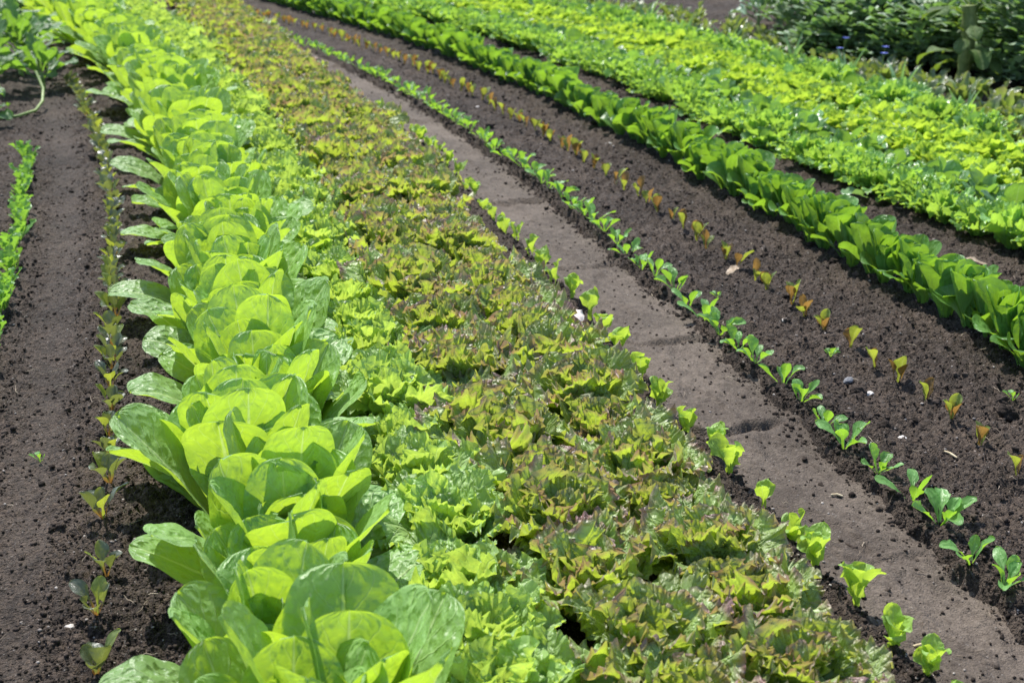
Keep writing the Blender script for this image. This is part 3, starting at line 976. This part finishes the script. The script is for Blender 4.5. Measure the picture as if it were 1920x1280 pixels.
def seed_row(name, c, given, step, y1, variants, word, where, group, parts_to=4.0, scale=(.85, 1.15), jx=.008, far=1.0, y_from=None, cat="seedling"):
    pts_ = list(given)
    s0 = y_from or (pts_[-1][1] + step)
    pts_ += [tuple(q) for q in along(c, step, s0, y1, .14)]
    for i, (x, y) in enumerate(pts_):
        if not in_view(x, y, .08):
            continue
        x += U(-jx, jx)
        lab = ("%s, %s in %s" % (word, nth(i), where)) if i < 20 else "%s, far along %s" % (word, where)
        put(name, variants[R.randint(len(variants))], (x, y, gz(x, y) - .002), U(0, 6.28), U(*scale) * (far if y > 5 else 1), lab, cat, group, (U(-.15, .15), U(-.15, .15)))


green = [make_seedling(4 + k % 4, .072, .0145, [M['seed']], (48, 98), lobes=.0 if k % 3 else .18, nl=5) for k in range(10)]
pale = [make_seedling(2 + k % 3, .085, .026, [M['pale']], (14, 52), pet=.25, base=.2, ruf=.009, peak=.7, lobes=.12, nl=6) for k in range(9)]
bronze = [make_seedling(2 + k % 3, .062, .0150, [M['olive'], M['bronze'], M['olive'], M['bronze']], (14, 55), pet=.25, base=.18) for k in range(9)]
dusk = [make_seedling(5, .068, .0140, [M['dusk'], M['dusk'], M['olive'], M['dusk'], M['dusk']], (25, 88), pet=.4) for _ in range(9)]
feather = [make_seedling(7, .075, .017, [M['carrot']], (25, 65), lobes=.7, nl=4, pet=.2, ruf=.003) for _ in range(5)]

seed_row("green_seedling", C8, P8[:10], .125, 11.5, green, "bright green seedling", "the line beyond the path", "bright green seedlings beyond the path", scale=(.78, 1.05))
seed_row("pale_lettuce_seedling", C6, [(.66, 1.76)] + P6[:10], .16, 6.8, pale, "pale lime lettuce seedling", "the line between red lettuces and path", "pale lettuce seedlings edging the path", scale=(.65, .95))
seed_row("bronze_seedling", C9, P9[:8], .115, 11.8, bronze, "small bronze and olive seedling", "the line before the dark romaine", "bronze seedlings before the dark romaine")
seed_row("dusky_seedling", C2, P2[:10], .095, 7.4, dusk, "dusky purple green seedling", "the line beside the romaine", "dusky seedlings left of the romaine", y_from=3.26)
seed_row("feathery_seedling", C1, [], .085, 5.6, feather, "lobed bright green seedling", "the outermost line of the dark bed", "lobed seedlings in the outermost line", y_from=2.9, scale=(.8, 1.15))


# ------------------------------------------------------------------ background plants
def make_crown(n, rx, ry, rz, zc, L, W, mat, name, seed=0, shell=.35):
    a_ = Acc()
    for k in range(n):
        d_ = R.normal(size=3)
        d_ /= np.linalg.norm(d_)
        q = shell + (1 - shell) * R.rand() ** .6
        bump_ = 1 + .35 * vnoise(np.array([d_[0] * 2.6 + seed]), np.array([d_[1] * 2.6 + d_[2] * 3.1]), seed)[0] * 2
        c = np.array([d_[0] * rx, d_[1] * ry, d_[2] * rz]) * q * bump_ + np.array([0, 0, zc])
        if c[2] < .04:
            c[2] = U(.04, .35)
        n0 = a_.n
        blade(a_, L=L * U(.7, 1.25), W=W * U(.7, 1.25), phi0=rad(U(30, 80)), phi1=rad(U(65, 115)), az=math.atan2(d_[1], d_[0]) + U(-1, 1), cup=U(-.4, .6), base=.25, peak=U(.4, .55), tip=1.5, nu=5, nv=6, ruf=.003)
        a_.V[-1] = a_.V[-1] + c
    return a_.mesh(name, mat)


def make_stems(n, spread, h, r, mat, name):
    a_ = Acc()
    for k in range(n):
        az, e = U(0, 6.28), U(.2, 1) * spread
        p_ = [(0.03 * math.cos(az), .03 * math.sin(az), -.02)]
        for j in range(1, 6):
            q = j / 5
            p_.append((e * math.cos(az) * q ** 1.3 + U(-.03, .03), e * math.sin(az) * q ** 1.3 + U(-.03, .03), h * q * U(.9, 1.05)))
        tube(a_, p_, np.linspace(r, r * .3, 6), 6)
    return a_.mesh(name, mat)


shrubs = [((2.80, 8.6), .74, .60, .50, .34, "big dark leafy shrub behind the weeds, beside the mottled stalk"),
          ((2.02, 8.75), .42, .45, .40, .26, "lower dark green shrub between the jagged plant and the big shrub"),
          ((2.72, 7.35), .42, .42, .45, .26, "dark shrub cut by the frame edge behind the mottled stalk"),
          ((1.98, 8.15), .36, .30, .20, .13, "low leafy shrub just behind the blue flowers"),
          ((2.36, 7.85), .36, .30, .22, .15, "low leafy shrub between the blue flowers and the stalk"),
          ((2.10, 8.5), .42, .35, .28, .20, "leafy shrub rising behind the two low ones"),
          ((2.72, 7.95), .36, .30, .26, .18, "low leafy shrub past the mottled stalk, by the frame edge"),
          ((2.75, 10.1), .9, .7, .8, .5, "dark shrub farthest back behind the lower shrub")]
for i, ((x, y), rx, ry, rz, zc, lab) in enumerate(shrubs):
    cr = make_crown(int(3800 * rx), rx, ry, rz, zc, .080, .030, M['shrub'], "crown", 10 + i)
    put("shrub", [("crown", cr), ("stem", make_stems(9, rx * .7, zc * 1.2, .012, M['bark'], "stem"))], (x, y, 0), 0, 1.0, lab, "shrub", "dark shrubs at the back")


def make_kale(n, L, W, h, mat, lean=(15, 110), lob=.25, bend=(.0, .0)):
    st = Acc()
    p_ = [(bend[0] * q * q, bend[1] * q * q, h * q - .02) for q in np.linspace(0, 1, 7)]
    tube(st, p_, np.linspace(.014, .009, 7), 8)
    parts = [("stem", st.mesh("stem", M['stem']))]
    for k in range(n):
        q = k / (n - 1)
        f_ = .3 + .7 * q
        a_ = Acc()
        blade(a_, L=L * U(.75, 1.1) * (1 - .3 * q), W=W * U(.8, 1.15) * (1 - .25 * q), phi0=rad(30 + 25 * (1 - q)), phi1=rad(lean[1] * (1 - .75 * q) + U(-10, 10)), az=k * GA + U(-.3, .3), p=1.4, cup=U(-.2, .5), base=.1, peak=.62, tip=1.9,
              petiole=.3, ruf=.010, rfreq=14, lobes=lob, nl=6, blis=.006, nu=13, nv=22, twist=U(-.4, .4))
        a_.V[-1] = a_.V[-1] + np.array([bend[0] * f_ * f_, bend[1] * f_ * f_, h * f_])
        parts.append(("leaf", a_.mesh("leaf", mat)))
    return parts


for (x, y, h, L, W, n, lab) in ((-2.55, 6.62, .12, .30, .055, 13, "dark kale plant at the end of the dusky seedling line"),
                                (-2.62, 7.15, .18, .32, .06, 14, "dark kale plant behind the nearest kale, by the frame edge"),
                                (-2.66, 7.75, .20, .34, .06, 14, "dark kale plant next to the far romaine heads"),
                                (-3.05, 8.5, .26, .34, .07, 14, "dark kale plant farthest from the camera"),
                                (-3.0, 7.6, .22, .34, .06, 14, "dark kale plant at the frame edge between two others"),
                                (-2.40, 7.30, .10, .26, .06, 14, "low dark kale plant close to the romaine row"),
                                (-2.92, 6.9, .24, .34, .065, 15, "dark kale plant at the frame edge, closest to the bent stem"),
                                (-2.75, 8.0, .12, .36, .075, 16, "broad low kale plant between the other kales"),
                                (-2.36, 6.25, .06, .22, .05, 12, "smallest kale plant, next to the bent stem")):
    put("kale_plant", make_kale(n, L, W, h, M['kale']), (x, y, 0), U(0, 6), 1.0, lab, "kale", "dark kale plants beside the romaine row's far end")
# fallen stem curving along the soil beside the kale
a = Acc()
tube(a, [(-2.27, 6.82, .16), (-2.22, 6.75, .09), (-2.20, 6.66, .045), (-2.20, 6.55, .022), (-2.25, 6.45, .014), (-2.33, 6.38, .014), (-2.42, 6.36, .018)], [.006, .007, .007, .007, .007, .008, .006], 8)
tag(obj("bent_stem", a.mesh("bent_stem", M['stem'])), "pale bent stem curving down onto the soil beside the kale", "stem")

for (x, y, s_, lab) in ((1.66, 9.75, .95, "blue green leafy cabbage plant nearest the bare soil at the back"),
                        (1.95, 9.35, .8, "blue green cabbage plant leaning over the soil, beside the shrub"),
                        (1.95, 10.4, 1.15, "tall blue green cabbage plant behind the other two")):
    put("cabbage_plant", make_kale(13, .26, .075, .14, M['blue'], lob=.2), (x, y, 0), U(0, 6), s_, lab, "cabbage", "blue green cabbages at the back")
a_ = Acc()
for k in range(9):
    blade(a_, L=U(.5, .75), W=U(.09, .12), phi0=rad(U(10, 35)), phi1=rad(U(70, 125)), az=3.3 + k * .55 + U(-.2, .2), p=1.5, cup=.3, base=.2, peak=.5, tip=1.4, lobes=.55, nl=8, ruf=.012, rfreq=20, nu=13, nv=40, br=.03, blis=.006)
put("artichoke_plant", [("leaf", a_.mesh("leaf", M['kale']))], (2.35, 10.1, 0), 0, 1.0, "large plant with arching jagged leaves between cabbage and shrub", "artichoke")

# mottled stalk with drooping leaves, in front of the big shrub
st = Acc()
q = np.linspace(0, 1, 12)
tube(st, np.c_[.03 * np.sin(q * 2.5), .02 * q, (.44 * q - .02)], .034 + .006 * np.sin(q * 19) + .006 * q, 14)
parts = [("stalk", st.mesh("stalk", M['stalk']))]
for k in range(18):
    f_ = U(.2, 1)
    a_ = Acc()
    az = k * GA
    blade(a_, L=U(.16, .26), W=U(.04, .06), phi0=rad(U(30, 60)), phi1=rad(U(110, 165)), az=az, p=.9, cup=U(-.4, .3), base=.12, peak=.6, tip=1.6, ruf=.008, petiole=.25, nu=11, nv=17, blis=.006, br=.03)
    a_.V[-1] = a_.V[-1] + np.array([.03 * math.sin(f_ * 2.5), .02 * f_, .44 * f_])
    parts.append(("leaf", a_.mesh("leaf", M['mott'])))
put("stalk_plant", parts, (2.27, 7.25, 0), 0, 1.0, "thick mottled green stalk with drooping leaves before the dark shrub", "vegetable plant")


# ------------------------------------------------------------------ small things on the soil
def stone(name, x, y, r, mat, lab, cat, group=None, flat=.6, rough=.22, sub=3, zz=None):
    a_ = Acc()
    lump(a_, (0, 0, 0), r, sub, rough, flat)
    o = put(name, a_.mesh(name, mat), (x, y, (gz(x, y) if zz is None else zz) + r * flat * .35), 0, 1.0, lab, cat, group)
    return o


def gpix(px, py):
    th = PITCH
    X_, Y_ = (px - 960) / 2667, -(py - 640) / 2667
    dy, dz = math.cos(th) + Y_ * math.sin(th), -math.sin(th) + Y_ * math.cos(th)
    t_ = -CAM_H / dz
    return X_ * t_, dy * t_


for (px, py_, r, mt, nm, lab, cat) in (
        (1590, 716, .016, 'grey', "stone", "smooth dark grey stone above two paler stones", "stone"),
        (1608, 738, .018, 'clod', "soil_clod", "brown clod between the grey stone and the white stone", "clod"),
        (1630, 740, .011, 'white', "stone", "small whitish stone beside the grey stone", "stone"),
        (1886, 782, .024, 'clod', "soil_clod", "large dark clod below the last dark romaine", "clod"),
        (1876, 757, .017, 'clod', "soil_clod", "dark clod just behind the largest clod", "clod"),
        (1470, 614, .010, 'white', "stone", "flat pale stone beside the bronze seedlings", "stone"),
        (1692, 828, .010, 'white', "stone", "pale stone lying between bronze and green seedlings", "stone"),
        (130, 1177, .008, 'white', "stone", "pale pebble near the nearest dusky seedling", "stone"),
        (895, 200, .014, 'white', "stone", "pale pinkish stone between green and bronze seedlings far back", "stone"),
        (1142, 268, .016, 'white', "stone", "pale stone at the foot of the dark romaine row", "stone"),
        (1178, 310, .018, 'clod', "soil_clod", "dark round clod near the dark romaine row", "clod"),
        (1602, 1008, .013, 'clod', "soil_clod", "small clod sitting on the trodden path", "clod"),
        (1735, 925, .014, 'clod', "soil_clod", "dark clod beside a green seedling past the path", "clod")):
    x, y = gpix(px, py_)
    stone(nm, x, y, r, M[mt], lab, cat, flat=.75 if mt == 'clod' else .5, rough=.45 if mt == 'clod' else .2)


def flat_leaf(name, px, py_, L, W, az, mat, lab, cat, curl=70):
    x, y = gpix(px, py_)
    a_ = Acc()
    blade(a_, L=L, W=W, phi0=rad(curl), phi1=rad(98), az=az, cup=U(.1, .6), base=.3, peak=.55, ruf=W * .2, rfreq=9, nu=11, nv=15, blis=.004)
    put(name, a_.mesh(name, mat), (x, y, gz(x, y) + .008), 0, 1.0, lab, cat)


flat_leaf("fallen_petal", 1092, 612, .05, .016, 2.2, M['petal'], "whitish pink petal lying at the edge of the red lettuces", "petal", 30)
flat_leaf("dead_leaf", 1362, 525, .05, .018, .6, M['dry'], "crumpled dry leaf on soil beside the bronze seedlings", "dead leaf", 60)
flat_leaf("dead_leaf", 1850, 500, .12, .025, 3.2, M['dry'], "long curled dry leaf beside the curly endives", "dead leaf", 75)
flat_leaf("fallen_leaf", 1625, 375, .11, .035, 3.5, M['leek'], "pale leaf flopped on the soil before the endives", "leaf", 60)
for i, (px, py_, ln, az, lab) in enumerate(((1570, 921, .022, -.4, "bit of straw on the path, farther off than the other path straws"), (1730, 1198, .028, .1, "bit of straw on the nearest stretch of path"),
                                            (1725, 1208, .018, .4, "shorter straw bit just below another on the path"), (1780, 858, .04, 2.1, "thin pale straw standing off soil near the bronze seedlings"))):
    x, y = gpix(px, py_)
    a_ = Acc()
    dx, dy = math.cos(az) * ln / 2, math.sin(az) * ln / 2
    tube(a_, [(-dx, -dy, 0), (0, 0, .003), (dx, dy, .001)], [.0022, .0025, .002], 6)
    zb = float(path_z(np.array([x]), np.array([y]))[0]) if path_mask(np.array([x]), np.array([y]))[0] > .5 else gz(x, y) + .006
    put("straw", a_.mesh("straw", M['straw']), (x, y, zb + .002), 0, 1.0, lab, "straw", "bits of straw")

for px, py_, sc_, lab in ((1557, 673, .42, "tiny green weed sprouting between bronze seedlings and the grey stone"), (1898, 757, .40, "tiny weed beside the two dark clods at the frame edge"),
                          (1345, 560, .36, "tiny weed on bare soil just below the crumpled dry leaf"), (75, 860, .36, "tiny weed alone on the bare soil of the dark bed")):
    x, y = gpix(px, py_)
    put("tiny_weed", joined(green[int(sc_ * 100) % 4], "tiny_weed"), (x, y, gz(x, y)), U(0, 6), sc_, lab, "weed")

# weathered plank and white plant label at the back of the bed
import bmesh
bm = bmesh.new()
bmesh.ops.create_cube(bm, size=1)
bmesh.ops.scale(bm, vec=(1.5, .16, .045), verts=bm.verts)
bmesh.ops.bevel(bm, geom=bm.edges[:], offset=.006, segments=2, affect='EDGES')
me = bpy.data.meshes.new("plank")
bm.to_mesh(me)
bm.free()
me.materials.append(M['plank'])
put("plank", me, (.85, 11.75, .03), rad(-3), 1.0, "grey weathered plank lying on the bare soil at the back", "plank")
bm = bmesh.new()
bmesh.ops.create_cube(bm, size=1)
bmesh.ops.scale(bm, vec=(.03, .004, .26), verts=bm.verts)
for v_ in bm.verts:
    if v_.co.z < 0:
        v_.co.x *= .3
bmesh.ops.bevel(bm, geom=bm.edges[:], offset=.001, segments=1, affect='EDGES')
me = bpy.data.meshes.new("plant_label")
bm.to_mesh(me)
bm.free()
me.materials.append(M['tag'])
put("plant_label", me, (.80, 10.95, .10), .3, 1.0, "white plant label stuck upright in the far edge of the bed", "label", None, (.1, .12))
